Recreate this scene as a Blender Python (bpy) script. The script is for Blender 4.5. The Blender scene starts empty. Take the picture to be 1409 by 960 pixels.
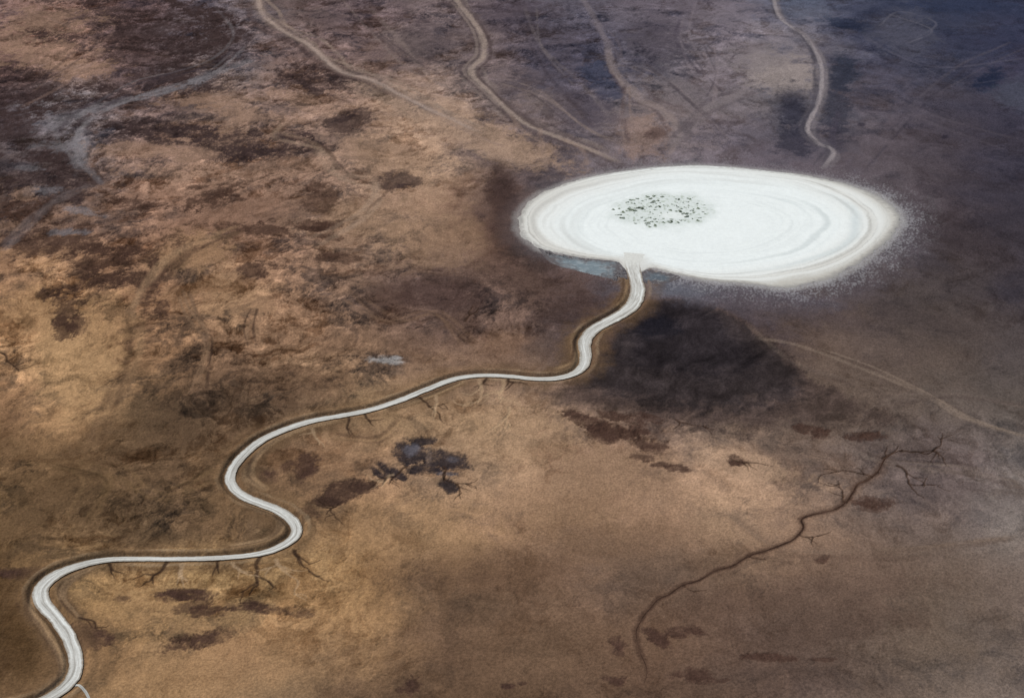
import bpy, math, random
import numpy as np
rng = np.random.RandomState(7); random.seed(7)
F=1935.0; H=1000.0; P=math.radians(30)
sp,cp=math.sin(P),math.cos(P)
def unproj(px,py):
    a=(np.asarray(px,dtype=np.float64)-704.5)/F; b=(480-np.asarray(py,dtype=np.float64))/F
    t=H/(sp-b*cp)
    return a*t, t*(cp+b*sp)
def perlin(x,y,seed):
    r=np.random.RandomState(seed); perm=r.permutation(256).astype(np.int32); perm=np.concatenate([perm,perm])
    ang=r.rand(256)*2*np.pi; gx=np.cos(ang).astype(np.float32); gy=np.sin(ang).astype(np.float32)
    xf=np.floor(x); yf=np.floor(y)
    xi=xf.astype(np.int64)&255; yi=yf.astype(np.int64)&255
    fx=(x-xf).astype(np.float32); fy=(y-yf).astype(np.float32)
    u=fx*fx*fx*(fx*(fx*6-15)+10); v=fy*fy*fy*(fy*(fy*6-15)+10)
    x1=(xi+1)&255; y1=(yi+1)&255
    def g(ix,iy,dx,dy):
        h=perm[perm[ix]+iy]; return gx[h]*dx+gy[h]*dy
    a=g(xi,yi,fx,fy); b=g(x1,yi,fx-1,fy); c=g(xi,y1,fx,fy-1); d=g(x1,y1,fx-1,fy-1)
    p=a+u*(b-a); q=c+u*(d-c)
    return (p+v*(q-p))*1.5
def fbm(x,y,o,seed,gain=0.5):
    s=0;a=1.0;n=0
    for i in range(o):
        s=s+a*perlin(x*(2.03**i)+i*17.3,y*(2.03**i)-i*9.1,seed+i); n+=a*a; a*=gain
    return s/(n**0.5)*0.62
def ss(a,b,x):
    t=np.clip((x-a)/(b-a),0,1); return t*t*(3-2*t)
def lin(c):
    c=np.asarray(c,dtype=np.float64)/255.0
    return np.where(c<=0.04045,c/12.92,((c+0.055)/1.055)**2.4)
K=np.array([1.10,1.12,1.07])
def alb(c): return lin(c)*K
u=np.concatenate([-np.geomspace(20000,200,26),np.arange(-130,1541,1.1),1409+np.geomspace(200,20000,26)])
v=np.concatenate([-636+np.geomspace(9,560,40)[:-1],np.arange(-60,1031,0.95),np.geomspace(1050,5000,26)])
u=np.unique(u); v=np.unique(v)
PX,PY=np.meshgrid(u,v); WX,WY=unproj(PX,PY)
NR,NC=PX.shape
CX=np.clip(PX,0,1409); CY=np.clip(PY,0,960)
w1=fbm(WX/130,WY/130,4,11); w2=fbm(WX/130,WY/130,4,21)
M=fbm((WX+60*w1)/100,(WY+60*w2)/100,8,31,0.70)
M2=fbm((WX+40*w2)/60,(WY-40*w1)/75,7,41,0.70)
HM=fbm((WX+40*w1)/40,(WY+40*w2)/44,6,141,0.76)
VD=fbm((WX+10*w1)/11,(WY+10*w2)/14,4,151,0.85)
PM=fbm((WX+80*w2)/230,(WY+80*w1)/230,4,171,.6)
ca,sa=math.cos(0.95),math.sin(0.95)
XA=WX*ca+WY*sa+90*w1; XB=-WX*sa+WY*ca+90*w2
SM=fbm(XA/170,XB/30,7,45,0.72)
FN=fbm(WX/6.5,WY/7.5,3,51,0.85)
E1=fbm(WX/42,WY/42,5,61,0.65)
E2=fbm(WX/14,WY/16,3,71,0.7)
HG=fbm(WX/30,WY/34,5,75,0.85)
rg=perlin((WX+60*w1+18*E1)/85,(WY+60*w2+20*E2)/85,77)
rg2=perlin((WX-50*w2+14*E1)/48,(WY+50*w1+8*E2)/48,78)
rg3=perlin((WX-30*w2+12*E1)/150,(WY+70*w1+22*E2)/110,79)
rows=[  # soil colours; bluish top-right entries paint distant haze into the albedo
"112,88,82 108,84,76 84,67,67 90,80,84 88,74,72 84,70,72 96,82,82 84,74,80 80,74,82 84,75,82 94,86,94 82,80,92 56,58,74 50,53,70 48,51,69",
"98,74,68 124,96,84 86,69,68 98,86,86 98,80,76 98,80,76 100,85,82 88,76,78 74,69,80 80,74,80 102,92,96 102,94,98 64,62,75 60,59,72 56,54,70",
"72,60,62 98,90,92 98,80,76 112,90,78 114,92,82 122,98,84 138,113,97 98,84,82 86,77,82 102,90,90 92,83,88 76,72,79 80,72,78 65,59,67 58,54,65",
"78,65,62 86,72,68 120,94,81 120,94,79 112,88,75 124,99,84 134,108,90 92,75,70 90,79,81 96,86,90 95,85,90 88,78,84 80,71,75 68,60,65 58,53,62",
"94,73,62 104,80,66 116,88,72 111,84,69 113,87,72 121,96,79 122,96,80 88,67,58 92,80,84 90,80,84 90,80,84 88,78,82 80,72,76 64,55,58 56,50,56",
"130,98,73 136,104,77 120,90,69 125,97,74 120,92,73 102,80,67 86,68,62 94,74,65 82,66,63 82,74,78 84,74,76 78,66,65 72,62,61 68,59,58 64,56,59",
"136,104,76 152,118,87 113,85,63 105,80,62 111,85,66 112,87,69 106,83,70 97,76,65 70,58,56 60,50,53 62,52,55 84,69,62 86,72,66 79,67,62 73,64,63",
"116,87,64 138,106,77 90,70,52 84,65,50 87,68,53 124,99,75 125,99,76 130,104,83 117,94,80 90,74,68 92,77,69 90,75,66 89,75,67 87,75,69 83,73,68",
"92,70,50 97,74,53 86,66,49 98,75,55 102,78,59 128,99,76 124,99,79 143,114,91 128,101,82 124,98,80 142,114,94 113,92,79 93,79,73 90,77,74 98,88,84",
"89,68,48 90,69,50 86,67,50 98,75,55 108,84,61 126,97,71 136,106,80 130,101,79 120,94,74 126,99,80 130,104,84 124,99,82 106,88,78 98,84,78 105,94,88",
"82,61,42 124,96,66 134,105,74 124,98,68 134,105,74 127,97,68 108,84,64 98,76,60 105,82,67 92,73,61 96,76,63 97,77,65 98,79,68 95,79,69 99,84,76",
"80,60,42 112,85,60 128,99,71 134,103,75 130,100,72 126,97,70 102,79,62 98,76,60 96,74,59 96,74,60 90,71,61 84,67,58 87,71,62 92,77,67 92,79,72",
"88,67,48 124,96,69 129,100,72 130,101,74 114,90,68 96,74,57 91,70,54 90,69,54 92,71,57 90,69,56 88,69,58 88,71,63 94,78,69 99,84,75 96,83,76"]
B=np.array([[list(map(int,c.split(','))) for c in r.split()] for r in rows],dtype=np.float64)
def catmull(B,gx,gy):
    def wts(t):
        return [(-t+2*t*t-t**3)/2,(2-5*t*t+3*t**3)/2,(t+4*t*t-3*t**3)/2,(-t*t+t**3)/2]
    ix=np.floor(gx).astype(int); iy=np.floor(gy).astype(int)
    wx=wts(gx-ix); wy=wts(gy-iy); out=0
    for j in range(4):
        jy=np.clip(iy+j-1,0,B.shape[0]-1); row=0
        for i in range(4):
            jx=np.clip(ix+i-1,0,B.shape[1]-1); row=row+B[jy,jx]*wx[i][...,None]
        out=out+row*wy[j][...,None]
    return out
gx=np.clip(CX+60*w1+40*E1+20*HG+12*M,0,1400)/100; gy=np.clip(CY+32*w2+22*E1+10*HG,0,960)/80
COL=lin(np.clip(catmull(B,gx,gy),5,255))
Lm=COL.mean(-1); COL*=(np.clip(Lm/0.085,.3,3)**0.18)[...,None]
COL*=K
def G(cx,cy,rx,ry): return np.exp(-(((CX-cx)/rx)**2+((CY-cy)/ry)**2))
mot=np.clip(0.26+0.85*G(80,120,400,300)+0.80*G(300,460,280,200)+0.7*G(120,660,280,150)+0.5*G(750,60,380,150)+0.5*G(700,450,180,90)+0.3*G(880,600,130,50)
    +0.4*G(300,830,180,80)+0.3*G(1250,640,170,60)-0.35*G(110,500,60,70)-0.06*G(1150,480,200,100),0.16,1.0)
mot=mot*(0.42+0.68*ss(-.28,.10,PM+.25*M))
m1=ss(0.10,0.22,M); m2=ss(0.08,0.22,HM)*ss(-.35,.15,M2); m3=ss(0.14,0.28,SM); m4=ss(0.10,.32,VD)*ss(-.30,.3,M+.5*HM)
dkt=(0.50*m1+0.62*m2+0.38*m3+.34*m4)*mot
warm=ss(-.2,.2,w2+.3*E1)[...,None]
tint=np.array([1.04,0.97,0.92])*warm+np.array([0.94,0.98,1.06])*(1-warm)
COL*=np.exp(-dkt)[...,None]*tint**(dkt*2)[...,None]
COL*=np.exp((0.34*ss(0.06,0.28,-HM)+0.24*ss(.1,.32,-M2)+0.22*ss(0.1,0.35,-SM)+.18*ss(.1,.4,-VD))*mot)[...,None]
COL*=np.exp(-0.10*np.clip(M,-.6,.6)-.08*np.clip(HM,-.5,.5)+.10*FN)[...,None]
vein=(ss(0.04,0.0,np.abs(rg))*ss(0.0,0.4,np.abs(w1)+.3*E1)+0.7*ss(0.045,0.0,np.abs(rg2))+.9*ss(.02,0,np.abs(rg3)))*ss(-.1,.3,M2+0.2)
vein=np.clip(vein,0,1)*np.clip(mot+.15,0,1)
COL*=(1-0.42*vein)[...,None]
vl=ss(0.035,0.0,np.abs(rg-0.09))*ss(0,.4,-M2+.15)*mot
COL*=(1+0.25*vl)[...,None]
COL*=np.exp(0.14*FN*(0.5+0.7*mot)+0.08*HG*(0.4+mot))[...,None]
COL*=1.12
Z=fbm(WX/420,WY/420,3,81)*5.0
Zd=fbm(WX/45,WY/45,5,91,0.55)*1.0*(0.35+mot)-dkt*0.8-0.8*vein
def win(x0,x1,y0,y1):
    a=np.searchsorted(u,x0); b=np.searchsorted(u,x1); c=np.searchsorted(v,y0); d=np.searchsorted(v,y1)
    return slice(c,d),slice(a,b)
def blob(cx,cy,rx,ry,c,s=0.85,soft=0.25,ang=0,rough=1.0,dz=0.0,keep=0.5,eat=0.0):
    R=max(rx,ry)*2.6
    sl=win(cx-R,cx+R,cy-R,cy+R)
    dx=PX[sl]-cx; dy=PY[sl]-cy; a=math.radians(ang)
    X=(dx*math.cos(a)+dy*math.sin(a))/rx; Y=(-dx*math.sin(a)+dy*math.cos(a))/ry
    r0=np.sqrt(X*X+Y*Y)
    d=r0+rough*(0.36*E1[sl]+0.55*HG[sl]+0.40*M[sl]+.34*SM[sl]+.22*VD[sl])
    sf=soft+0.12
    m=ss(1+sf,1-sf,d)*s*ss(2.6,1.5,r0)
    if eat: m=m*(1-eat*ss(.0,.35,-(VD[sl]*.6+HM[sl]*.6+.02)))
    det=np.exp(-keep*dkt[sl]+0.22*E2[sl]+0.17*FN[sl]+.2*HG[sl]-.25*vein[sl])
    t=alb(c)*det[...,None]
    COL[sl]=COL[sl]*(1-m[...,None])+t*m[...,None]
    if dz: Zd[sl]+=dz*m
def spline(pts,n=10):
    p=np.array(pts,dtype=np.float64); p=np.vstack([2*p[0]-p[1],p,2*p[-1]-p[-2]]); out=[]
    for i in range(1,len(p)-2):
        for k in range(n):
            t=k/n; out.append(0.5*((2*p[i])+(-p[i-1]+p[i+1])*t+(2*p[i-1]-5*p[i]+4*p[i+1]-p[i+2])*t*t+(-p[i-1]+3*p[i]-3*p[i+1]+p[i+2])*t**3))
    out.append(p[-2]); return np.array(out)
def dist_field(sp_pts,pad,bb):
    r0,c0=bb[0].start,bb[1].start
    shp=(bb[0].stop-r0,bb[1].stop-c0)
    D=np.full(shp,1e4,dtype=np.float32); T=np.zeros(shp,dtype=np.float32)
    wx,wy=unproj(sp_pts[:,0],sp_pts[:,1])
    for i in range(len(sp_pts)-1):
        a,b=sp_pts[i],sp_pts[i+1]
        sl=win(min(a[0],b[0])-pad,max(a[0],b[0])+pad,min(a[1],b[1])-pad*0.8,max(a[1],b[1])+pad*0.8)
        sl=(slice(max(sl[0].start,r0),min(sl[0].stop,bb[0].stop)),slice(max(sl[1].start,c0),min(sl[1].stop,bb[1].stop)))
        X=WX[sl]; Y=WY[sl]
        if X.size==0: continue
        lo=(slice(sl[0].start-r0,sl[0].stop-r0),slice(sl[1].start-c0,sl[1].stop-c0))
        ex,ey=wx[i+1]-wx[i],wy[i+1]-wy[i]; L=ex*ex+ey*ey+1e-9
        t=np.clip(((X-wx[i])*ex+(Y-wy[i])*ey)/L,0,1)
        d=np.hypot(X-wx[i]-t*ex,Y-wy[i]-t*ey)
        c=D[lo]; k=d<c
        D[lo]=np.where(k,d,c); T[lo]=np.where(k,i+t,T[lo])
    return D,T
ALL=(slice(0,NR),slice(0,NC))
def stroke(pts,w,c,s=0.7,soft=0.5,rough=0.5,dz=0.0,taper=False,double=None,broken=0.0,n=8):
    q=spline(pts,n); pad=min(w*4+8,90)
    bb=win(q[:,0].min()-pad,q[:,0].max()+pad,q[:,1].min()-pad,q[:,1].max()+pad)
    if (bb[0].stop-bb[0].start)<2 or (bb[1].stop-bb[1].start)<2: return
    d,T=dist_field(q,pad,bb)
    t=T/len(q)
    ww=w*(1-0.75*t) if taper else w
    dd=d/ww+rough*(0.6*E2[bb]+0.5*E1[bb]+.35*HG[bb])
    m=ss(1+soft,1-soft,dd)*s*(1 if taper else ss(0,.08,t))*ss(1,.9,t)**.5
    if broken: m=m*ss(-broken,broken*0.4,M2[bb]+0.1)
    tc=alb(c)*np.exp(0.16*E2[bb]+.12*FN[bb]+.12*HG[bb]-.3*dkt[bb])[...,None]
    if double is not None:
        k=ss(0.45,0.15,np.abs(dd-0.75))*0.6
        tc=tc*(1-k[...,None])+alb(double)*k[...,None]
    COL[bb]=COL[bb]*(1-m[...,None])+tc*m[...,None]
    if dz: Zd[bb]+=dz*m
rs=random.Random(99)
def braid(pts,w,cl,cd,k=5,spread=8,s=.45):
    k=max(3,int(k*.8))
    for i in range(k):
        a=rs.randint(0,max(0,len(pts)//3)) if i else 0; b=len(pts)-(rs.randint(0,len(pts)//3) if i else 0)
        if b-a<3: a,b=0,len(pts)
        jx=rs.gauss(0,spread*.9); jy=rs.gauss(0,spread*.4)
        q=[(x+jx+rs.gauss(0,spread*.45),y+jy+rs.gauss(0,spread*.2)) for x,y in pts[a:b]]
        c=cl if i%2==0 else cd
        stroke(q,w*rs.uniform(.3,.75),c,s*rs.uniform(.7,1.15),.65,1.0,broken=.6)
for b in [(110,495,55,75,(160,126,92),.8,.25,10,.9),(60,430,60,30,(142,110,80),.6,.25,0,1.2),(150,440,40,40,(148,114,83),.6,.25,0,1.2),(255,350,64,26,(142,110,82),.65,.25,-15,1.2),
 (640,175,125,22,(154,126,107),.8,.35,20,1),(700,205,66,20,(148,122,105),.75,.35,20,1),(545,135,74,14,(134,112,98),.6,.3,22,1.2),(540,225,60,30,(138,111,91),.55,.3,20,1.2),(500,300,60,24,(134,107,86),.5,.3,10,1.2),
 (600,330,60,40,(132,105,84),.5,.3,0,1.2),(885,188,34,26,(136,112,102),.7,.3,0,1.1),(905,185,16,9,(78,60,57),.7,.3,-10,1),(1074,100,50,26,(138,125,121),.85,.3,10,1.2),(1040,80,40,18,(116,106,108),.6,.3,0,1.3),(1010,140,60,20,(110,100,101),.5,.4,0,1.2),(940,130,40,16,(106,96,98),.5,.3,10,1.4),(760,140,40,14,(112,97,92),.5,.3,20,1.4),(880,20,50,14,(100,91,98),.5,.3,0,1.4),(560,60,40,16,(114,98,94),.5,.3,20,1.4),
 (1030,640,85,18,(156,127,105),.65,.3,12,1.2),(700,600,120,38,(148,119,93),.5,.4,0,1.2),(560,730,110,40,(142,111,82),.5,.4,0,1.2),(830,650,90,34,(136,108,86),.5,.4,0,1.2),(740,700,90,22,(136,107,84),.4,.4,0,1.2),
 (650,790,130,28,(88,65,50),.55,.6,-4,1.0),(860,745,90,22,(94,72,57),.45,.6,-6,1.0),(620,880,80,50,(92,69,53),.4,.6,0,1),
 (540,412,40,20,(78,58,51),.6,.3,8,1.2),(610,402,60,24,(68,51,47),.75,.4,8,1.2),(640,445,26,22,(74,56,49),.6,.3,0,1.3),(500,465,90,20,(94,72,58),.4,.4,0,1.2),(690,470,34,18,(128,99,80),.5,.3,0,1.2),
 (740,395,70,26,(76,59,53),.65,.4,20,1.2),(300,575,90,60,(76,58,45),.4,.3,0,1.4),(420,530,70,24,(84,62,47),.4,.3,0,1.4),(530,495,24,5,(160,155,153),.75,.3,4,1.3),(545,491,10,3,(180,176,176),.6,.3,4,1)]: blob(*b)
blob(692,262,20,34,(58,44,42),.85,.35,-15,1.0,-1)
blob(694,322,20,46,(68,51,46),.75,.5,-20,1.0)
blob(735,352,40,18,(60,48,45),.7,.4,25,1.0)
blob(800,425,50,18,(68,53,50),.6,.4,-10,1.1)
def poly_fill(pts,c,s,hard,softm,ytop,ybot,n=4):
    q=spline(pts+[pts[0]],n); bb=win(q[:,0].min()-60,q[:,0].max()+60,q[:,1].min()-50,q[:,1].max()+50)
    d,_=dist_field(q,60,bb); x=PX[bb]; y=PY[bb]; ins=np.zeros(x.shape,bool)
    for i in range(len(q)-1):
        x0,y0=q[i];x1,y1=q[i+1]
        if y0==y1: continue
        k=((y0>y)!=(y1>y))&(x<(x1-x0)*(y-y0)/(y1-y0)+x0); ins^=k
    d=np.minimum(d,60)
    sw=hard+(softm-hard)*ss(ytop,ybot,y)
    sd=np.where(ins,-d,d)+(4+.7*sw)*E1[bb]+(4+.8*sw)*HG[bb]+(2+.8*sw)*SM[bb]
    m=ss(1,-1,sd/sw)*s
    t=alb(c)*np.exp(.30*E2[bb]+.60*M[bb]+.75*SM[bb]+.25*FN[bb]+.3*HG[bb])[...,None]
    COL[bb]=COL[bb]*(1-m[...,None])+t*m[...,None]; Zd[bb]+=-1.5*m
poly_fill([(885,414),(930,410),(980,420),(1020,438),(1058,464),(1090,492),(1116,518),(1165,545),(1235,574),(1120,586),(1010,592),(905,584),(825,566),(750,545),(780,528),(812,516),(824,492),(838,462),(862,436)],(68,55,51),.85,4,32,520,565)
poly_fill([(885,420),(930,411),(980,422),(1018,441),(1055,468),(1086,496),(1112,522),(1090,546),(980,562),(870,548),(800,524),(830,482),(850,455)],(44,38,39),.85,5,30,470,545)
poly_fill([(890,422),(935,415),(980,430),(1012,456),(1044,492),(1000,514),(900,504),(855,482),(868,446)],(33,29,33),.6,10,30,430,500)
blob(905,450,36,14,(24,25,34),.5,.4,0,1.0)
blob(830,466,16,24,(98,75,60),.5,.5,20)
for b in [(1255,325,30,36,(80,72,77),.6,.6,-50,.9),(1170,400,90,16,(82,73,77),.6,.6,-20,.9),(1020,408,110,16,(84,78,86),.75,.5,5,.9),(930,396,60,13,(92,92,100),.8,.4,6,.9),(1090,428,110,14,(74,63,64),.5,.7,10,1),
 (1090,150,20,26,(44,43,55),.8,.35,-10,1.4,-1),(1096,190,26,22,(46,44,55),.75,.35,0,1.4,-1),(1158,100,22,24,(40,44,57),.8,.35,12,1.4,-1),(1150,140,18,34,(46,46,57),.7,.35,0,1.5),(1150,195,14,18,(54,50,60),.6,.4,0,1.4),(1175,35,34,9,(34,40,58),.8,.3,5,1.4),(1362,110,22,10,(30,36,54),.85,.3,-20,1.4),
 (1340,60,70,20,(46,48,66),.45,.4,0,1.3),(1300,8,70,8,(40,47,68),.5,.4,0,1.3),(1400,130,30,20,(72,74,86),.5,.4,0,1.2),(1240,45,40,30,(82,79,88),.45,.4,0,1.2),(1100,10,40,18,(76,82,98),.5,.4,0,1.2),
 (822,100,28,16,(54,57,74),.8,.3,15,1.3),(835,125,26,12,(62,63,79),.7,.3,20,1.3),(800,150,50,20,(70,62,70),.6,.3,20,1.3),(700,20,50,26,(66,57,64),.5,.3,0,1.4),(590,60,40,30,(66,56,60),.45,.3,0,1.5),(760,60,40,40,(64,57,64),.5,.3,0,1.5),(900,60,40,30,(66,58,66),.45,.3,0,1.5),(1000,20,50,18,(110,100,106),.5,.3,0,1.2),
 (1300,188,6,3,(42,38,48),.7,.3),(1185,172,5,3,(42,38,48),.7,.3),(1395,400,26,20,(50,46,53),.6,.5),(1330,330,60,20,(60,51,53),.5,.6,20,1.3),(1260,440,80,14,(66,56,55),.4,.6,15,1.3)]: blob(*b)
for b in [(548,248,25,11,0),(440,275,24,17,-20),(470,354,28,7,0),(482,168,32,14,-15),(360,316,60,7,-4),(420,312,30,8,0),(165,352,62,18,0),(125,392,48,14,-6),
          (40,115,55,32,20),(20,170,30,30,0),(50,250,46,30,10),(200,50,70,30,-12),(150,25,40,20,0),(280,20,40,14,20),(240,110,60,18,10),(330,205,64,22,10),(385,205,34,12,0),(300,60,40,30,10),(430,110,40,16,15),
          (95,235,50,18,10),(230,180,50,14,0),(60,330,60,16,-10),(25,290,30,20,0),(205,405,14,20,20),(345,375,18,10,0),(160,130,40,12,20),(400,185,25,8,10),(300,265,40,10,-10),(180,280,30,8,0),(90,420,20,20,20)]:
    main=b[0] in (548,440,470,482)
    for k in range(2 if main else 4):
        f=1.1 if k==0 else rs.uniform(.35,.75)
        blob(b[0]+(0 if k==0 else rs.gauss(0,b[2]*.9)),b[1]+(0 if k==0 else rs.gauss(0,b[3]*1.0)),b[2]*f,b[3]*f,(58,45,44) if b[1]<260 else (68,49,41),.78,.12,b[4]+rs.uniform(-12,12),1.1 if main else 1.9,-0.5,.5,.15 if main else .6)
for b in [(35,228,24,5,0),(60,262,26,6,0),(110,290,26,4,10),(95,318,26,4,0),(150,145,50,5,-15),(300,100,50,4,-20),(230,125,40,5,-15),(80,200,30,6,0),(90,165,30,8,-20),(110,205,10,22,10)]:
    blob(b[0],b[1],b[2],b[3],(116,110,113),.55,.3,b[4],1.9,0,.5,.5)
for b in [(60,75,60,16,0),(15,60,40,18,0),(60,30,60,16,0),(30,265,20,9,0),(15,310,25,9,0),(240,235,60,14,0),(170,205,40,10,0),(350,160,60,10,8),(290,140,60,8,0),(420,140,50,10,15),(250,210,50,8,0),(400,230,60,14,0),(110,95,40,12,0)]:
    blob(b[0],b[1],b[2],b[3],(144,114,96),.55,.2,b[4],1.8,0,.7)
for b in [(566,622,26,19,10),(612,634,34,17,10),(590,643,30,11,0),(530,643,7,20,-45),(545,648,6,16,-50),(519,648,5,15,-50),(617,668,13,10,20),(475,676,38,15,-25),(450,690,18,9,0),(500,668,18,11,0),(580,606,22,6,0)]:
    blob(b[0],b[1],b[2],b[3],(42,37,41) if b[0]>505 else (64,47,40),.92,.12,b[4],1.1,-1.2,.5,.22)
blob(567,615,9,10,(90,86,93),.7,.3,0,1.4);blob(612,650,18,4,(86,82,88),.6,.3,0,1.4);blob(590,622,4,16,(104,88,80),.5,.3,0,1.3);blob(622,630,10,4,(84,80,86),.5,.3,0,1.4)
for b in [(805,577,26,8,18),(840,596,34,11,10),(892,612,28,9,8),(935,643,18,5,0),(1012,633,13,6,10),(905,638,12,4,0),(880,590,16,5,20),(820,588,16,5,0),(860,575,30,5,14),
          (850,886,13,8,20),(846,936,14,5,0),(565,945,15,14,0),(250,885,36,12,-15),(300,838,40,9,-10),(355,835,28,9,10),(230,820,20,9,0),(130,880,30,14,0),
          (260,815,40,8,0),(1130,770,8,4,0),(905,880,20,8,40),(940,870,24,7,0),(960,930,30,8,0),(20,790,34,6,0),(420,640,20,14,-30),(425,705,12,12,0),(370,655,12,9,0),(1110,590,22,6,10),(1190,600,26,6,0),(1060,905,40,6,0),(1200,690,40,8,0),(700,945,10,4,0)]:
    for k in range(3):
        f=1 if k==0 else rs.uniform(.4,.9)
        blob(b[0]+(0 if k==0 else rs.gauss(0,b[2]*.9)),b[1]+(0 if k==0 else rs.gauss(0,b[3]*.8)),b[2]*f,b[3]*f,(68,49,42),.82 if k==0 else .65,.12,b[4],1.5,-0.5,.5,.45)
for b in [(1300,675,80,20,(84,72,70),.4,.4,8,1.4),(1385,705,40,22,(116,105,101),.5,.5,0,1.3),(1240,620,60,16,(84,71,67),.5,.5,0,1.3),(1250,650,60,8,(106,91,86),.4,.4,0,1.4),
 (330,700,70,26,(108,84,61),.5,.5,0,1.2),(120,700,90,30,(82,63,45),.3,.5,0,1.4),(220,740,60,14,(72,56,42),.5,.4,0,1.4),(30,870,34,60,(74,54,34),.6,.5,0,1.2),
 (990,830,90,20,(88,67,56),.4,.5,-12,1.3),(1180,810,110,18,(86,68,59),.4,.4,-6,1.3),(1150,860,110,20,(78,61,53),.4,.4,-6,1.3)]: blob(*b)
A=[(352,-30),(355,0),(362,20),(388,42),(422,60),(446,80),(470,98),(510,108),(545,126),(580,145),(612,160),(660,182)]
braid(A,11,(140,120,108),(76,60,58),7,10,.5)
stroke(A,14,(126,108,100),.55,.6,.9,-.8,broken=1.0)
stroke(A,5.5,(156,136,126),.7,.6,.9,-.8,broken=1.2)
Bp=[(618,-30),(628,0),(648,25),(663,50),(665,75),(648,98),(672,125),(700,152),(735,176),(770,190),(810,205),(850,222)]
braid(Bp,12,(134,118,112),(68,56,58),11,12,.5)
stroke(Bp,20,(108,94,91),.65,.5,.9,-1,double=(72,59,60),broken=1.2)
stroke(Bp,6.5,(148,130,120),.75,.55,.9,-.6,broken=1.3)
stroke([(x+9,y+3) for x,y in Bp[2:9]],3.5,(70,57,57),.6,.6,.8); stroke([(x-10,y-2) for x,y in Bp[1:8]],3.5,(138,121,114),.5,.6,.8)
for g in [[(745,190),(742,178),(748,210),(752,235)],[(770,190),(800,205),(808,225)],[(700,152),(720,180),(760,205),(780,225)],[(600,160),(640,180),(690,200)]]: stroke(g,5,(136,114,103),.45,.6,1.0,broken=.8)
Cp=[(1060,-30),(1065,0),(1074,26),(1104,48),(1126,78),(1131,110),(1124,145),(1111,175),(1124,194),(1147,208),(1132,232)]
stroke(Cp,15,(92,85,90),.6,.5,.9,-.8,broken=1.0)
stroke(Cp,4.6,(142,132,133),.75,.5,.8,-.8)
braid(Cp,8,(124,114,116),(56,53,62),5,7)
stroke([(1155,150),(1145,190),(1155,210)],6,(66,60,70),.5,.5)
C2=[(835,60),(842,92),(862,118),(882,140),(915,155),(932,180),(924,205)]
braid(C2,9,(130,114,110),(74,61,64),7,10,.5); stroke(C2,8,(126,111,108),.55,.6,.9)
stroke([(790,-20),(815,20),(835,60),(842,92)],7,(112,101,104),.5,.6,.9)
braid([(862,118),(862,160),(870,200)],6,(124,106,100),(74,61,64),4,7,.5)
braid([(800,20),(840,60),(850,85)],8,(104,94,100),(62,56,66),4,9)
stroke([(1040,120),(990,140),(950,165),(925,200)],15,(114,103,104),.55,.6,.9)
braid([(1040,120),(990,140),(950,165),(925,200)],11,(118,107,108),(76,66,71),6,11)
braid([(980,60),(992,100),(985,135)],6,(126,112,114),(72,64,70),4,10,.5)
braid([(940,0),(930,50),(960,100),(1000,130)],7,(114,103,108),(62,55,64),5,12,.45)
braid([(500,0),(540,50),(600,100),(660,120)],8,(118,102,97),(62,51,53),5,14,.42)
braid([(720,0),(740,60),(790,110),(830,160)],8,(108,97,98),(56,49,55),6,14,.45)
braid([(680,110),(740,130),(800,180),(860,200)],8,(122,106,101),(62,52,55),6,12,.45)
braid([(880,90),(920,120),(1000,190)],7,(116,104,105),(66,58,63),5,10,.45)
braid([(1180,240),(1250,150),(1330,90),(1409,60)],8,(86,79,86),(50,46,55),6,14,.35)
braid([(1200,120),(1290,160),(1409,200)],8,(84,76,82),(48,44,52),6,18,.35)
braid([(1190,60),(1290,100),(1409,90)],7,(84,80,92),(44,46,60),5,16,.35)
braid([(1250,60),(1280,40),(1230,20),(1200,40)],6,(94,91,101),(54,54,66),3,8,.45)
braid([(300,10),(332,55),(285,95),(205,122),(130,155),(98,185),(110,215),(140,245)],11,(118,111,113),(62,53,58),9,12,.45)
braid([(150,250),(110,270),(60,300),(20,340)],9,(116,102,99),(58,47,47),6,12,.45)
braid([(60,0),(140,40),(100,90),(40,130)],9,(134,108,98),(58,47,48),6,16,.38)
braid([(400,160),(380,180),(440,200),(470,235),(520,250),(500,290),(440,330)],9,(148,123,105),(76,58,50),8,13,.48)
braid([(190,440),(215,395),(250,350),(330,320)],9,(148,118,92),(74,54,44),8,13,.48)
braid([(262,400),(268,430),(290,470),(280,530)],4,(120,94,74),(58,43,36),7,10,.7)
braid([(352,425),(340,455),(350,480)],4,(120,94,74),(58,43,36),5,8,.7)
braid([(130,620),(150,560),(185,500),(190,440)],8,(132,103,77),(72,53,40),8,13,.45)
braid([(60,640),(120,660),(100,720)],7,(108,84,60),(58,43,30),7,16,.5)
braid([(180,640),(240,680),(300,650)],7,(108,84,60),(58,43,30),7,16,.5)
braid([(470,400),(540,440),(600,430),(650,480)],7,(118,92,75),(62,47,41),7,13,.45)
braid([(1050,462),(1120,480),(1200,508),(1270,540),(1330,575),(1409,600)],6,(130,112,99),(74,60,55),7,7,.40)
braid([(1020,440),(1100,500),(1180,525),(1240,550)],7,(108,92,83),(74,61,57),5,9,.22)
braid([(1200,560),(1300,545),(1409,560)],7,(108,93,85),(70,58,55),5,9,.35)
braid([(1150,600),(1220,630),(1320,640),(1409,660)],7,(110,95,87),(62,50,47),9,12,.48)
braid([(450,600),(520,600),(560,570)],5,(138,109,82),(70,51,41),5,8,.45)
braid([(1000,700),(1100,760),(1250,760),(1400,740)],9,(118,98,84),(76,59,51),6,20,.3)
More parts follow.
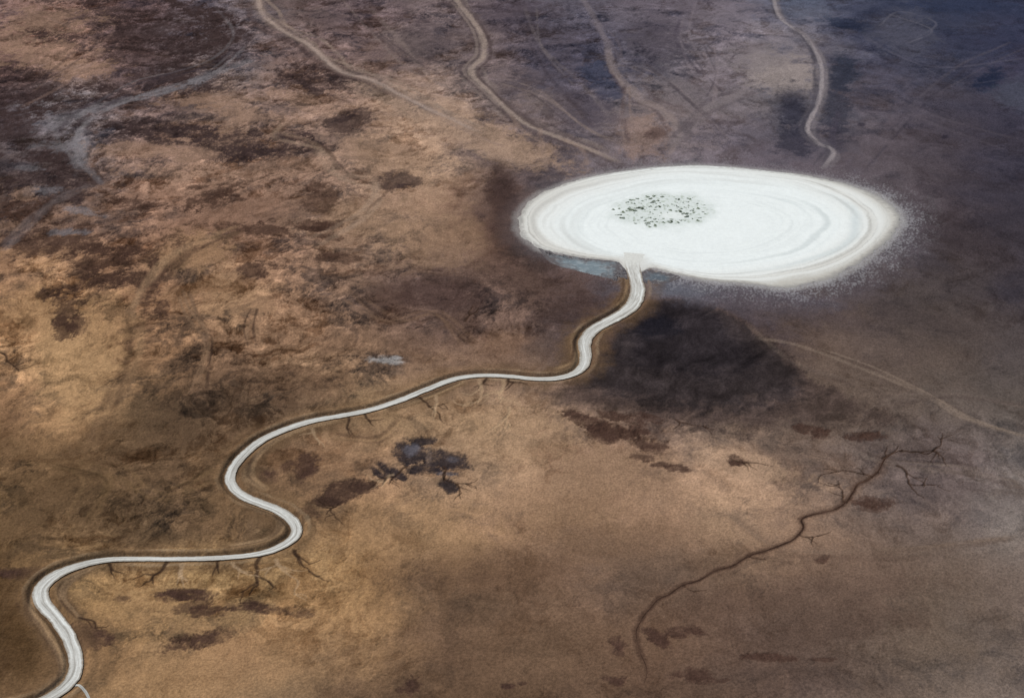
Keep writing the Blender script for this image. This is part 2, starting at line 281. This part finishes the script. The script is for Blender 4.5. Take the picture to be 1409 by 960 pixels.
OUT=[(711,300),(720,284),(740,268),(770,255),(812,243),(860,235),(910,229),(960,227),(1010,230),(1060,235),(1110,241),(1158,251),(1198,264),(1223,278),(1237,292),(1240,306),(1232,320),(1216,337),(1192,357),(1162,375),(1125,389),(1078,397),(1030,391),(980,387),(930,377),(898,370),(884,374),(872,377),(862,372),(850,361),(828,358),(800,355),(768,349),(738,341),(716,322)]
ol=spline(OUT+[OUT[0]],12)
D,T=dist_field(ol,90,ALL)
n=E2*0.5+E1*0.5
nearw=0.35+0.65*np.maximum(ss(300,390,PY),ss(1100,1230,PX))
m=ss(50,3,D+16*n)*0.6*nearw; t=alb((92,85,89))*np.exp(.3*E2+.2*FN)[...,None]
COL=COL*(1-m[...,None])+t*m[...,None]
m=ss(15,0,D+7*n+4*HG)*0.7*(.5+.5*nearw); t=alb((150,145,143))*np.exp(.2*E2+.15*FN)[...,None]
COL=COL*(1-m[...,None])+t*m[...,None]
SP=fbm(WX/3.6,WY/6.5,2,301,.6); SP2=fbm(WX/20,WY/26,4,311,.7)
spk=(ss(0.02,0.36,SP+.5*SP2+ss(50,0,D)*.25-.04)*ss(85,12,D+30*E1))*0.42*nearw*ss(700,860,PX)
COL=COL*(1-spk[...,None])+alb((156,153,156))*spk[...,None]
flat=ss(15,140,D)
inpan=(((PX-975)/262)**2+((PY-312)/83)**2)<1.0
flat=np.where(inpan,0,flat)
RV=[(876,342,40),(872,352,34),(870,366,25),(875,384,21),(878,400,22),(871,418,23),(853,432,22),(830,444,20),(812,456,20),(804,471,19),(806,488,17),(802,503,15),(789,513,13),(765,519,11),(735,519.5,9.5),(700,516,9.5),(660,515,10),(625,520,11),(590,533,11),(550,549,10.5),(510,562,10.5),(470,570,10.5),(430,577,11),(395,588,12),(360,604,12.5),(332,627,13),(318,648,13.5),(318,665,13.5),(335,681,13.5),(362,692,13),(388,703,13.5),(405,718,14),(407,733,13),(393,746,12),(368,757,10),(335,763,8.5),(290,766,8),(240,767,8),(190,767,8.5),(150,768,9),(112,775,12),(76,789,16),(56,808,17),(58,827,17),(76,847,15.5),(92,870,15),(102,895,14.5),(104,918,14.5),(94,938,14.5),(70,956,13),(30,972,12),(-40,985,12),(-160,1010,12)]
rv=spline(RV,14)
D,T=dist_field(rv[:,:2],75,ALL)
wid=np.interp(T,np.arange(len(rv)),rv[:,2])/2
dep=ss(30,85,T)
dn=D-wid
flat=np.minimum(flat,ss(8,90,D))
t=alb((110,85,62))*np.exp(.25*E2+.18*FN+.2*HG-.3*dkt)[...,None]
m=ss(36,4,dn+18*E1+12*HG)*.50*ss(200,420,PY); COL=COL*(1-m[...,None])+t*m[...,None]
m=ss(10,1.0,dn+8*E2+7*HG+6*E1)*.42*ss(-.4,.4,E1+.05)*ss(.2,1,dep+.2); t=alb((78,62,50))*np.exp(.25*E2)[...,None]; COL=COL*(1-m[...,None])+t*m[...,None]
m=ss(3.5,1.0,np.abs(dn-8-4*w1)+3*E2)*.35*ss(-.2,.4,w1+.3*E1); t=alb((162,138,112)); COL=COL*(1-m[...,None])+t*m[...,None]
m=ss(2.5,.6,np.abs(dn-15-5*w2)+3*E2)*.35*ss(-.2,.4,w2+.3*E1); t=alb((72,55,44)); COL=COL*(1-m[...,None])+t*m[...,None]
BEN=[([(470,577),(420,588),(375,608),(350,632),(345,655),(365,672)],15),([(330,690),(375,705),(388,722),(372,740),(320,752)],12),([(45,805),(42,835),(62,865),(82,900),(84,930),(55,955)],10),([(130,780),(90,800),(85,822),(108,850)],9),([(838,448),(797,462),(792,485),(785,503),(760,512)],13),([(860,380),(860,400),(850,420)],8),([(640,524),(590,545),(540,562)],8)]
for b,w in BEN: 
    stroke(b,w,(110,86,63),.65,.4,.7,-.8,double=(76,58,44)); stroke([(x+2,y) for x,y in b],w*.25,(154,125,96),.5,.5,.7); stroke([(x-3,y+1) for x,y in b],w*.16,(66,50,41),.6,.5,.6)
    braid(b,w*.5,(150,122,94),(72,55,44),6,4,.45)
def gully(x,y,ang,ln,w,depth,c=(54,39,31),s=.85):
    pts=[(x,y)]; a=ang; n=max(3,int(ln/7))
    for i in range(n):
        a+=rs.gauss(0,.42); a+=(ang-a)*.2
        x+=math.cos(a)*7; y+=math.sin(a)*7*.65; pts.append((x,y))
    stroke(pts,w,c,s,.6,.4,-.8,taper=True,n=4)
    if depth>0:
        for k in range(rs.randint(1,3)):
            i=rs.randint(1,len(pts)-1); gully(pts[i][0],pts[i][1],ang+rs.choice([-1,1])*rs.uniform(.4,.95),ln*rs.uniform(.35,.65),w*.75,depth-1,c,s*.9)
for g in [(229,771,1.5,62,2.6,1),(358,764,1.7,95,2.8,2),(405,758,1.2,50,2.4,2),(500,566,.9,38,2.5,1),(572,545,.7,75,2.3,2),(671,520,1.5,32,2.4,1),(700,520,1.4,36,2.4,1),(480,575,2.0,40,2,1),(150,774,1.4,38,2.,1),
          (300,770,1.6,34,2.,1),(640,440,-1.4,38,2.6,1),(1100,735,.5,30,1.5,1),(1165,690,-2.2,50,1.7,1),(1200,655,-2.6,60,1.8,1),(1215,630,-1.2,36,1.9,1),(1240,620,-.3,60,2.0,2),(1235,640,.4,90,2.0,2),(1030,764,.7,30,1.4,1),(940,804,.8,30,1.4,1),(1010,632,.6,60,1.6,1),
          (0,485,.6,50,2.4,1),(930,575,.5,50,1.7,1),(560,640,2.2,60,2,2),(470,690,2.4,40,2,2),(110,850,.4,35,2,1),(610,640,.6,50,2,2)]: gully(*g)
for g in [(660,524,1.7,50,3,2),(692,524,1.5,50,3,2),(600,545,1.4,40,2.6,1),(430,590,1.6,40,2.6,1),(250,775,1.4,50,2.6,2),(380,770,1.2,60,2.6,2),(700,560,1.2,40,2.4,2),(320,775,1.5,50,2.4,2),(540,650,2.4,40,2.4,2)]: gully(*g,c=(166,138,110),s=.5)
CK=[(1242,618),(1220,628),(1208,648),(1192,660),(1180,666),(1172,680),(1166,688),(1150,700),(1134,704),(1116,708),(1102,714),(1106,724),(1100,734),(1090,743),(1076,749),(1052,758),(1030,764),(1008,778),(985,784),(962,798),(940,804),(920,818),(905,824),(894,838),(886,846),(880,858),(875,870),(880,896),(890,920),(887,940)]
stroke(CK,8,(112,87,72),.35,.6,1.0)
stroke(CK,3.4,(58,41,34),.75,.6,.9,-.4,broken=2.4)
ck=spline(CK,10)
carve=-2.6*dep*ss(6.5,1.0,dn)
lev=0.9*dep*np.exp(-((dn-9)/4)**2)
Zg=(Z+Zd)*flat+carve+lev
far=ss(6000,9000,np.hypot(WX,WY)); Zg=Zg*(1-far)
COL=np.clip(COL,0.004,0.85)

def make_grid(name,X,Y,Zz,C,mat,closed=False):
    nr,nc=X.shape; me=bpy.data.meshes.new(name)
    co=np.stack([X,Y,Zz],-1).reshape(-1,3).astype(np.float32)
    idx=np.arange(nr*nc).reshape(nr,nc)
    if closed: idx=np.concatenate([idx,idx[:,:1]],1)
    q=np.stack([idx[:-1,:-1],idx[:-1,1:],idx[1:,1:],idx[1:,:-1]],-1).reshape(-1,4)
    mid=q[len(q)//2]; a,b,c=co[mid[0]],co[mid[1]],co[mid[2]]
    if np.cross(b-a,c-a)[2]<0: q=q[:,::-1]
    nf=len(q)
    me.vertices.add(len(co)); me.vertices.foreach_set("co",co.ravel())
    me.loops.add(nf*4); me.loops.foreach_set("vertex_index",q.ravel().astype(np.int32))
    me.polygons.add(nf); me.polygons.foreach_set("loop_start",(np.arange(nf)*4).astype(np.int32))
    me.update(calc_edges=True)
    me.polygons.foreach_set("use_smooth",np.ones(nf,dtype=bool))
    at=me.color_attributes.new("soil","FLOAT_COLOR","POINT")  # vertex colours; on the ground they also hold the painted far haze
    at.data.foreach_set("color",np.concatenate([C.reshape(-1,3),np.ones((len(co),1))],1).astype(np.float32).ravel())
    ob=bpy.data.objects.new(name,me); bpy.context.collection.objects.link(ob); me.materials.append(mat); return ob
def soil_mat(name,amp,scale,bump,rough=0.95,dist=0.4):
    m=bpy.data.materials.new(name); m.use_nodes=True; nt=m.node_tree; N=nt.nodes; Lk=nt.links
    bs=N["Principled BSDF"]; bs.inputs["Roughness"].default_value=rough; bs.inputs["Specular IOR Level"].default_value=0.0 if rough>.9 else .1
    at=N.new("ShaderNodeAttribute"); at.attribute_name="soil"
    tc=N.new("ShaderNodeTexCoord")
    n1=N.new("ShaderNodeTexNoise"); n1.inputs["Scale"].default_value=scale; n1.inputs["Detail"].default_value=2; n1.inputs["Roughness"].default_value=0.7
    Lk.new(tc.outputs["Object"],n1.inputs["Vector"])
    mr=N.new("ShaderNodeMapRange"); mr.inputs["From Min"].default_value=0.3; mr.inputs["From Max"].default_value=0.7; mr.inputs["To Min"].default_value=1-amp; mr.inputs["To Max"].default_value=1+amp
    Lk.new(n1.outputs["Fac"],mr.inputs["Value"])
    vm=N.new("ShaderNodeVectorMath"); vm.operation="SCALE"; Lk.new(at.outputs["Color"],vm.inputs[0]); Lk.new(mr.outputs[0],vm.inputs["Scale"])
    Lk.new(vm.outputs[0],bs.inputs["Base Color"])
    bp=N.new("ShaderNodeBump"); bp.inputs["Strength"].default_value=bump; bp.inputs["Distance"].default_value=dist
    Lk.new(n1.outputs["Fac"],bp.inputs["Height"]); Lk.new(bp.outputs["Normal"],bs.inputs["Normal"])
    return m
g=make_grid("ground",WX,WY,Zg,COL,soil_mat("desert_soil_with_haze",0.24,0.35,0.5,dist=1.5))  # soil tones plus bluish haze painted in at far right
g["kind"]="structure"; g["label"]="brown mottled desert plain with dark patches"

cxp,cyp=926,294
L=len(ol)-1; base=ol[:L]
ts=np.linspace(0.0,1.0,190)[:,None]
bx=base[:,0][None,:]; by=base[:,1][None,:]
X=cxp+(bx-cxp)*ts; Y=cyp+(by-cyp)*ts
def densify(A,k=3):
    n=A.shape[1]; xs=np.arange(n*k)/k; i=np.floor(xs).astype(int); f=xs-i
    return A[:,i]*(1-f)+A[:,(i+1)%n]*f
X=densify(X);Y=densify(Y)
wx,wy=unproj(X,Y)
jn=fbm(wx/30,wy/30,4,101); j2=fbm(wx/7,wy/7,3,111); jl=fbm(wx/120,wy/120,3,113)
T2=np.broadcast_to(ts,X.shape)
cwx,cwy=unproj(cxp,cyp)
edge=ss(0.80,1.0,T2)*(0.022*jn+0.010*j2+.02*jl)
wx=wx+(wx-cwx)*edge; wy=wy+(wy-cwy)*edge
ee=np.sqrt(((X-968)/266)**2+((Y-309)/85)**2)
k=ss(.85,1.0,T2)
tt=ee*(1-k)+T2*k+0.007*jn+0.045*jl*(1-k)
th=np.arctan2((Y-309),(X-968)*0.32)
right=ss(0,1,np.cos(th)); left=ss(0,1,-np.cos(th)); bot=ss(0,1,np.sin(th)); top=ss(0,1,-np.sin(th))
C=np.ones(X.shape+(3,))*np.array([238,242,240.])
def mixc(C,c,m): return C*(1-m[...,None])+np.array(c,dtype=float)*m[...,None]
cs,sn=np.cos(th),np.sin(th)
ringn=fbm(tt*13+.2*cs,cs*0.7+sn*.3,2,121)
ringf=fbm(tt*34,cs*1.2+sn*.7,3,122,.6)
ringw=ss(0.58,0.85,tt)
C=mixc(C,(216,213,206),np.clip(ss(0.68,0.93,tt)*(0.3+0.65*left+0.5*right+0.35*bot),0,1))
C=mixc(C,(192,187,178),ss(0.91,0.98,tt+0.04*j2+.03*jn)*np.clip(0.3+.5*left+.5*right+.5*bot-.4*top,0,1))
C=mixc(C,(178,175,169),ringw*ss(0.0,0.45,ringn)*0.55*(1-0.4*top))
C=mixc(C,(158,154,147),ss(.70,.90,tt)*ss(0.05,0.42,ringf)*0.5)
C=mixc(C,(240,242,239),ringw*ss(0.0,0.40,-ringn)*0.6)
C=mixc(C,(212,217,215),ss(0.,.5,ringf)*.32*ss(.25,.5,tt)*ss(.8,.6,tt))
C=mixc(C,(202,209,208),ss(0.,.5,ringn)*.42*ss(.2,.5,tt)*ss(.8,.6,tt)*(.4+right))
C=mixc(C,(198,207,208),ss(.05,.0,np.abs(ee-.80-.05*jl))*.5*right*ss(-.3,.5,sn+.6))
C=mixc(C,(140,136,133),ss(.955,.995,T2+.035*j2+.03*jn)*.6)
rr=np.sqrt(((X-912)/70)**2+((Y-290)/25)**2)+0.3*jn
C=mixc(C,(208,215,210),ss(1.25,0.7,rr)*0.6)
C=mixc(C,(156,166,148),ss(1.05,0.8,rr)*ss(0.0,0.45,j2)*0.55)
C=mixc(C,(240,243,240),ss(0.9,0.4,np.sqrt(((X-926)/26)**2+((Y-297)/8)**2))*0.6)
mouth=ss(1.,.3,np.sqrt(((X-872)/34)**2+((Y-362)/17)**2))
C=mixc(C,(214,212,206),mouth*.8)
C=C*(1+0.03*j2+.015*jn)[...,None]
PK=np.array([.90,.90,.86])
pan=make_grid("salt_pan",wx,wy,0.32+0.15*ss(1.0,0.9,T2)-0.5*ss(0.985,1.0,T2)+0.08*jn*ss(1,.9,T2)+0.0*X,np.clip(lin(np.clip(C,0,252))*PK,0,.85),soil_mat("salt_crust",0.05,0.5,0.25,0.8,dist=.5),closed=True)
pan["kind"]="structure"; pan["label"]="oval white dried salt pan"

def ribbon(name,q,widths,z,colf,mat,nac,seed,wob=0.08):
    wxx,wyy=unproj(q[:,0],q[:,1]); s=np.concatenate([[0],np.cumsum(np.hypot(np.diff(wxx),np.diff(wyy)))])
    n=int(s[-1]/1.3); si=np.linspace(0,s[-1],n)
    ti=np.interp(si,s,np.arange(len(q)))
    def sm(a):
        k=np.hanning(17);k/=k.sum(); return np.convolve(np.pad(a,8,mode='reflect',reflect_type='odd'),k,'valid')
    x=sm(np.interp(si,s,wxx)); y=sm(np.interp(si,s,wyy)); w=np.interp(si,s,widths)
    tx,ty=np.gradient(x),np.gradient(y); l=np.hypot(tx,ty)+1e-9; nx,ny=-ty/l,tx/l
    a=np.linspace(-1,1,nac)[None,:]
    eL=1+wob*fbm(si/16,si*0+1.1,5,seed,.65)+wob*fbm(si/90,si*0+1.1,2,seed); eR=1+wob*fbm(si/16,si*0+7.1,5,seed+5,.65)+wob*fbm(si/90,si*0+4.1,2,seed)
    e=np.where(a<0,eL[:,None],eR[:,None])
    off=a*e*w[:,None]/2
    X=x[:,None]+nx[:,None]*off; Y=y[:,None]+ny[:,None]*off
    S=np.broadcast_to(si[:,None],X.shape); A=np.broadcast_to(a,X.shape)
    Zr=z(S,A,np.broadcast_to(ti[:,None],X.shape)); C=colf(X,Y,S,A)
    return make_grid(name,X,Y,Zr,C,mat)
def zr(S,A,T): return 0.60-2.05*ss(30,85,T)-0.15*np.abs(A)**4-0.12*(1-A*A)*ss(30,60,T)
def cr(X,Y,S,A):
    n1=fbm(X/30,Y/30,3,141); n2=fbm(X/4,Y/4,3,151)
    lane=fbm(A*2.6+0.5*n1,S/120,4,161,0.65); lane2=fbm(A*6,S/60,3,165,.6)
    near=ss(25,75,S)
    C=np.ones(X.shape+(3,))*np.array([202,200,194.])
    C=mixc(C,(236,237,233),ss(0.0,0.4,lane)*.8)
    C=mixc(C,(150,145,137),ss(0.03,0.45,-lane)*.75*near)
    C=mixc(C,(138,131,122),ss(0.1,0.5,lane2)*.45*near)
    C=mixc(C,(136,124,110),ss(0.66,1.0,np.abs(A)+0.25*n2+.1*n1)*.8*near)
    C=mixc(C,(218,217,211),ss(60,20,S)*.9)
    C=C*(1+0.06*n2)[...,None]
    return np.clip(lin(np.clip(C,0,250))*PK,0,.82)
salt2=soil_mat("channel_salt",0.10,0.9,0.3,0.85,dist=.5)
rb=ribbon("dry_river_channel",rv[10:,:2],rv[10:,2],lambda S,A,T:zr(S,A,T+10),cr,salt2,25,171,.18); rb["kind"]="structure"; rb["label"]="winding white salt-covered river channel"
def zof(X,Y):
    zc=Y*cp+H*sp; a=X/zc; bb=(Y*sp-H*cp)/zc
    px=704.5+a*F; py=480-bb*F
    i=np.clip(np.searchsorted(v,py)-1,0,NR-2); j=np.clip(np.searchsorted(u,px)-1,0,NC-2)
    return np.maximum.reduce([Zg[i,j],Zg[i+1,j],Zg[i,j+1],Zg[i+1,j+1]])
def ribbon_on_ground(name,q,w,colf,mat,seed,wob,lift=.05):
    ob=ribbon(name,q,w,lambda S,A,T:0*S,colf,mat,7,seed,wob)
    me=ob.data; co=np.zeros(len(me.vertices)*3,dtype=np.float32); me.vertices.foreach_get("co",co); co=co.reshape(-1,3)
    co[:,2]=zof(co[:,0].astype(float),co[:,1].astype(float))+lift; me.vertices.foreach_set("co",co.ravel()); me.update(); return ob
br=spline([(98,936),(106,941),(115,948),(121,957),(126,970),(132,990)],12)
rb2=ribbon_on_ground("side_channel",br,np.full(len(br),3.2),lambda X,Y,S,A:cr(X,Y,S+100,A)*.75,salt2,181,.25,.12); rb2["kind"]="structure"; rb2["label"]="thin white side channel branching off the river channel"
def cc(X,Y,S,A):
    n2=fbm(X/6,Y/6,3,191)
    C=np.ones(X.shape+(3,))*np.array([50,36,30.]); C=mixc(C,(76,56,46),np.clip(ss(.2,1,np.abs(A)+.5*n2),0,1))
    C=mixc(C,(84,63,52),ss(.05,.45,fbm(S/40,S*0+.3,3,193))*.6)
    return lin(np.clip(C,0,250))*K
ckw=np.interp(np.arange(len(ck))/len(ck),[0,.15,.5,.8,1],[1.2,2.5,2.7,1.8,.5])
c1=ribbon_on_ground("dry_creek_bed",ck[:,:2],ckw,cc,soil_mat("creek_mud",0.25,0.6,0.4),201,1.0,.03); c1["kind"]="structure"; c1["label"]="narrow dark dry creek bed winding across brown soil"
def pond(name,out,label,c1_,c2_):
    o=spline(out+[out[0]],10)[:-1]; c=o.mean(0); t=np.linspace(0,1,50)[:,None]
    X=densify(c[0]+(o[:,0][None]-c[0])*t,3); Y=densify(c[1]+(o[:,1][None]-c[1])*t,3)
    x,y=unproj(X,Y); n=fbm(x/16,y/16,5,211,.7); n3=fbm(x/20,y/6,4,221); T_=np.broadcast_to(t,X.shape)
    cw=unproj(c[0],c[1]); x=x+(x-cw[0])*.16*n*T_; y=y+(y-cw[1])*.6*n*T_
    n5=fbm(x/5,y/5,3,231); n6=fbm(x/18,y/18,4,241,.7)
    C=np.ones(X.shape+(3,))*np.array(c1_,dtype=float); C=mixc(C,c2_,ss(-.1,.45,n3)*.8); C=mixc(C,(88,80,80),ss(.3,.95,T_+.5*n6)*.97)
    C=mixc(C,(170,170,170),ss(.1,.5,n5+.3*n6)*.45)
    ob=make_grid(name,x,y,0.22-0.16*T_,lin(C)*K*.95,soil_mat(name+"_surface",.12,.5,.1,.6),closed=True)
    ob["kind"]="structure"; ob["label"]=label
pond("shallow_pond",[(742,343),(775,350),(815,355),(850,358),(862,372),(860,382),(845,386),(812,385),(785,377),(760,364)],"blue-grey shallow pool beside the white salt pan",(112,122,128),(144,151,155))
pond("shallow_pool",[(884,371),(905,373),(935,380),(925,387),(900,390),(884,388)],"small dark grey-blue pool at the salt pan's edge",(84,90,97),(112,117,122))

def leafmat(name,c):
    m=bpy.data.materials.new(name); m.use_nodes=True; N=m.node_tree.nodes; b=N["Principled BSDF"]; b.inputs["Roughness"].default_value=.9
    n=N.new("ShaderNodeTexNoise"); n.inputs["Scale"].default_value=1.2; r=N.new("ShaderNodeValToRGB")
    r.color_ramp.elements[0].position=.35; r.color_ramp.elements[0].color=(*[k*.6 for k in c],1); r.color_ramp.elements[1].position=.65; r.color_ramp.elements[1].color=(*[k*1.5 for k in c],1)
    tc=N.new("ShaderNodeTexCoord"); L_=m.node_tree.links; L_.new(tc.outputs["Object"],n.inputs["Vector"]); L_.new(n.outputs["Fac"],r.inputs["Fac"]); L_.new(r.outputs["Color"],b.inputs["Base Color"]); return m
lm=[leafmat("shrub_leaves_olive",(.20,.25,.14)),leafmat("shrub_leaves_dark",(.13,.165,.10))]
vars_=[]
for k in range(8):
    r=random.Random(k); vs=[];fs=[]
    cl=[(r.gauss(0,.5),r.gauss(0,.38),r.uniform(.35,.6)) for _ in range(r.randint(3,6))]
    for cx,cy,cr_ in cl:
        for _ in range(70):
            th_=r.uniform(0,6.283); ph=math.acos(r.uniform(0,1)); rad=cr_*r.uniform(.6,1.05)
            c=np.array([cx+rad*math.sin(ph)*math.cos(th_),cy+rad*math.sin(ph)*math.sin(th_),rad*math.cos(ph)*.8+.03])
            d1=np.array([r.gauss(0,1) for _ in range(3)]); d1/=np.linalg.norm(d1); d2=np.cross(d1,[r.gauss(0,1) for _ in range(3)]); d2/=np.linalg.norm(d2)
            s=r.uniform(.07,.14); i=len(vs); vs+=[tuple(c+d1*s),tuple(c+d2*s*.7),tuple(c-d1*s),tuple(c-d2*s*.7)]; fs.append((i,i+1,i+2,i+3))
    me=bpy.data.meshes.new("shrub_foliage"); me.from_pydata(vs,[],fs); me.update(); me.materials.append(lm[k%2]); vars_.append(me)
placed=[];r=random.Random(5); tries=0
while len(placed)<100 and tries<12000:
    tries+=1
    a=r.uniform(0,6.283); q=math.sqrt(r.uniform(.02,1))*r.choice([1,1,1.14])
    x=912+62*q*math.cos(a); y=290+21*q*math.sin(a)
    if math.hypot((x-926)/15,(y-297)/4.5)<1: continue
    X_,Y_=unproj(x,y)
    if any(math.hypot(X_-p[0],Y_-p[1])<6.2 for p in placed): continue
    placed.append((X_,Y_))
for i,(X_,Y_) in enumerate(placed):
    o=bpy.data.objects.new("shrub",vars_[i%8]); bpy.context.collection.objects.link(o)
    s=r.uniform(1.5,2.8) if r.random()<.62 else r.uniform(2.8,5.2)
    o.location=(X_,Y_,0.4); o.scale=(s*1.15,s,s*.5); o.rotation_euler=(0,0,r.uniform(-.6,.6))
    o["label"]="low grey-green desert shrub growing on white salt crust"; o["category"]="shrub"; o["group"]="shrubs in the middle of the salt pan"

w=bpy.data.worlds.new("World"); bpy.context.scene.world=w; w.use_nodes=True; nt=w.node_tree
bg=nt.nodes["Background"]; sky=nt.nodes.new("ShaderNodeTexSky"); sky.sky_type='NISHITA'; sky.sun_disc=False
el=math.radians(46); az=math.radians(-62)
sky.sun_elevation=el; sky.sun_rotation=az; nt.links.new(sky.outputs["Color"],bg.inputs["Color"]); bg.inputs["Strength"].default_value=0.10
from mathutils import Vector
d=Vector((math.sin(az)*math.cos(el),math.cos(az)*math.cos(el),math.sin(el)))
sl_=bpy.data.lights.new("sun","SUN"); sl_.energy=3.6; sl_.angle=math.radians(.6); sl_.color=(1,.95,.88)
so=bpy.data.objects.new("sun",sl_); bpy.context.collection.objects.link(so); so.rotation_euler=d.to_track_quat('Z','Y').to_euler(); so.location=(0,0,1500)
cam=bpy.data.cameras.new("camera"); co=bpy.data.objects.new("camera",cam); bpy.context.collection.objects.link(co)
co.location=(0,0,H); co.rotation_euler=(math.radians(60),0,0); cam.sensor_width=36; cam.lens=36*F/1409; cam.clip_start=1; cam.clip_end=300000
bpy.context.scene.camera=co
vs_=bpy.context.scene.view_settings; vs_.view_transform='Standard'; vs_.look='None'; vs_.exposure=0
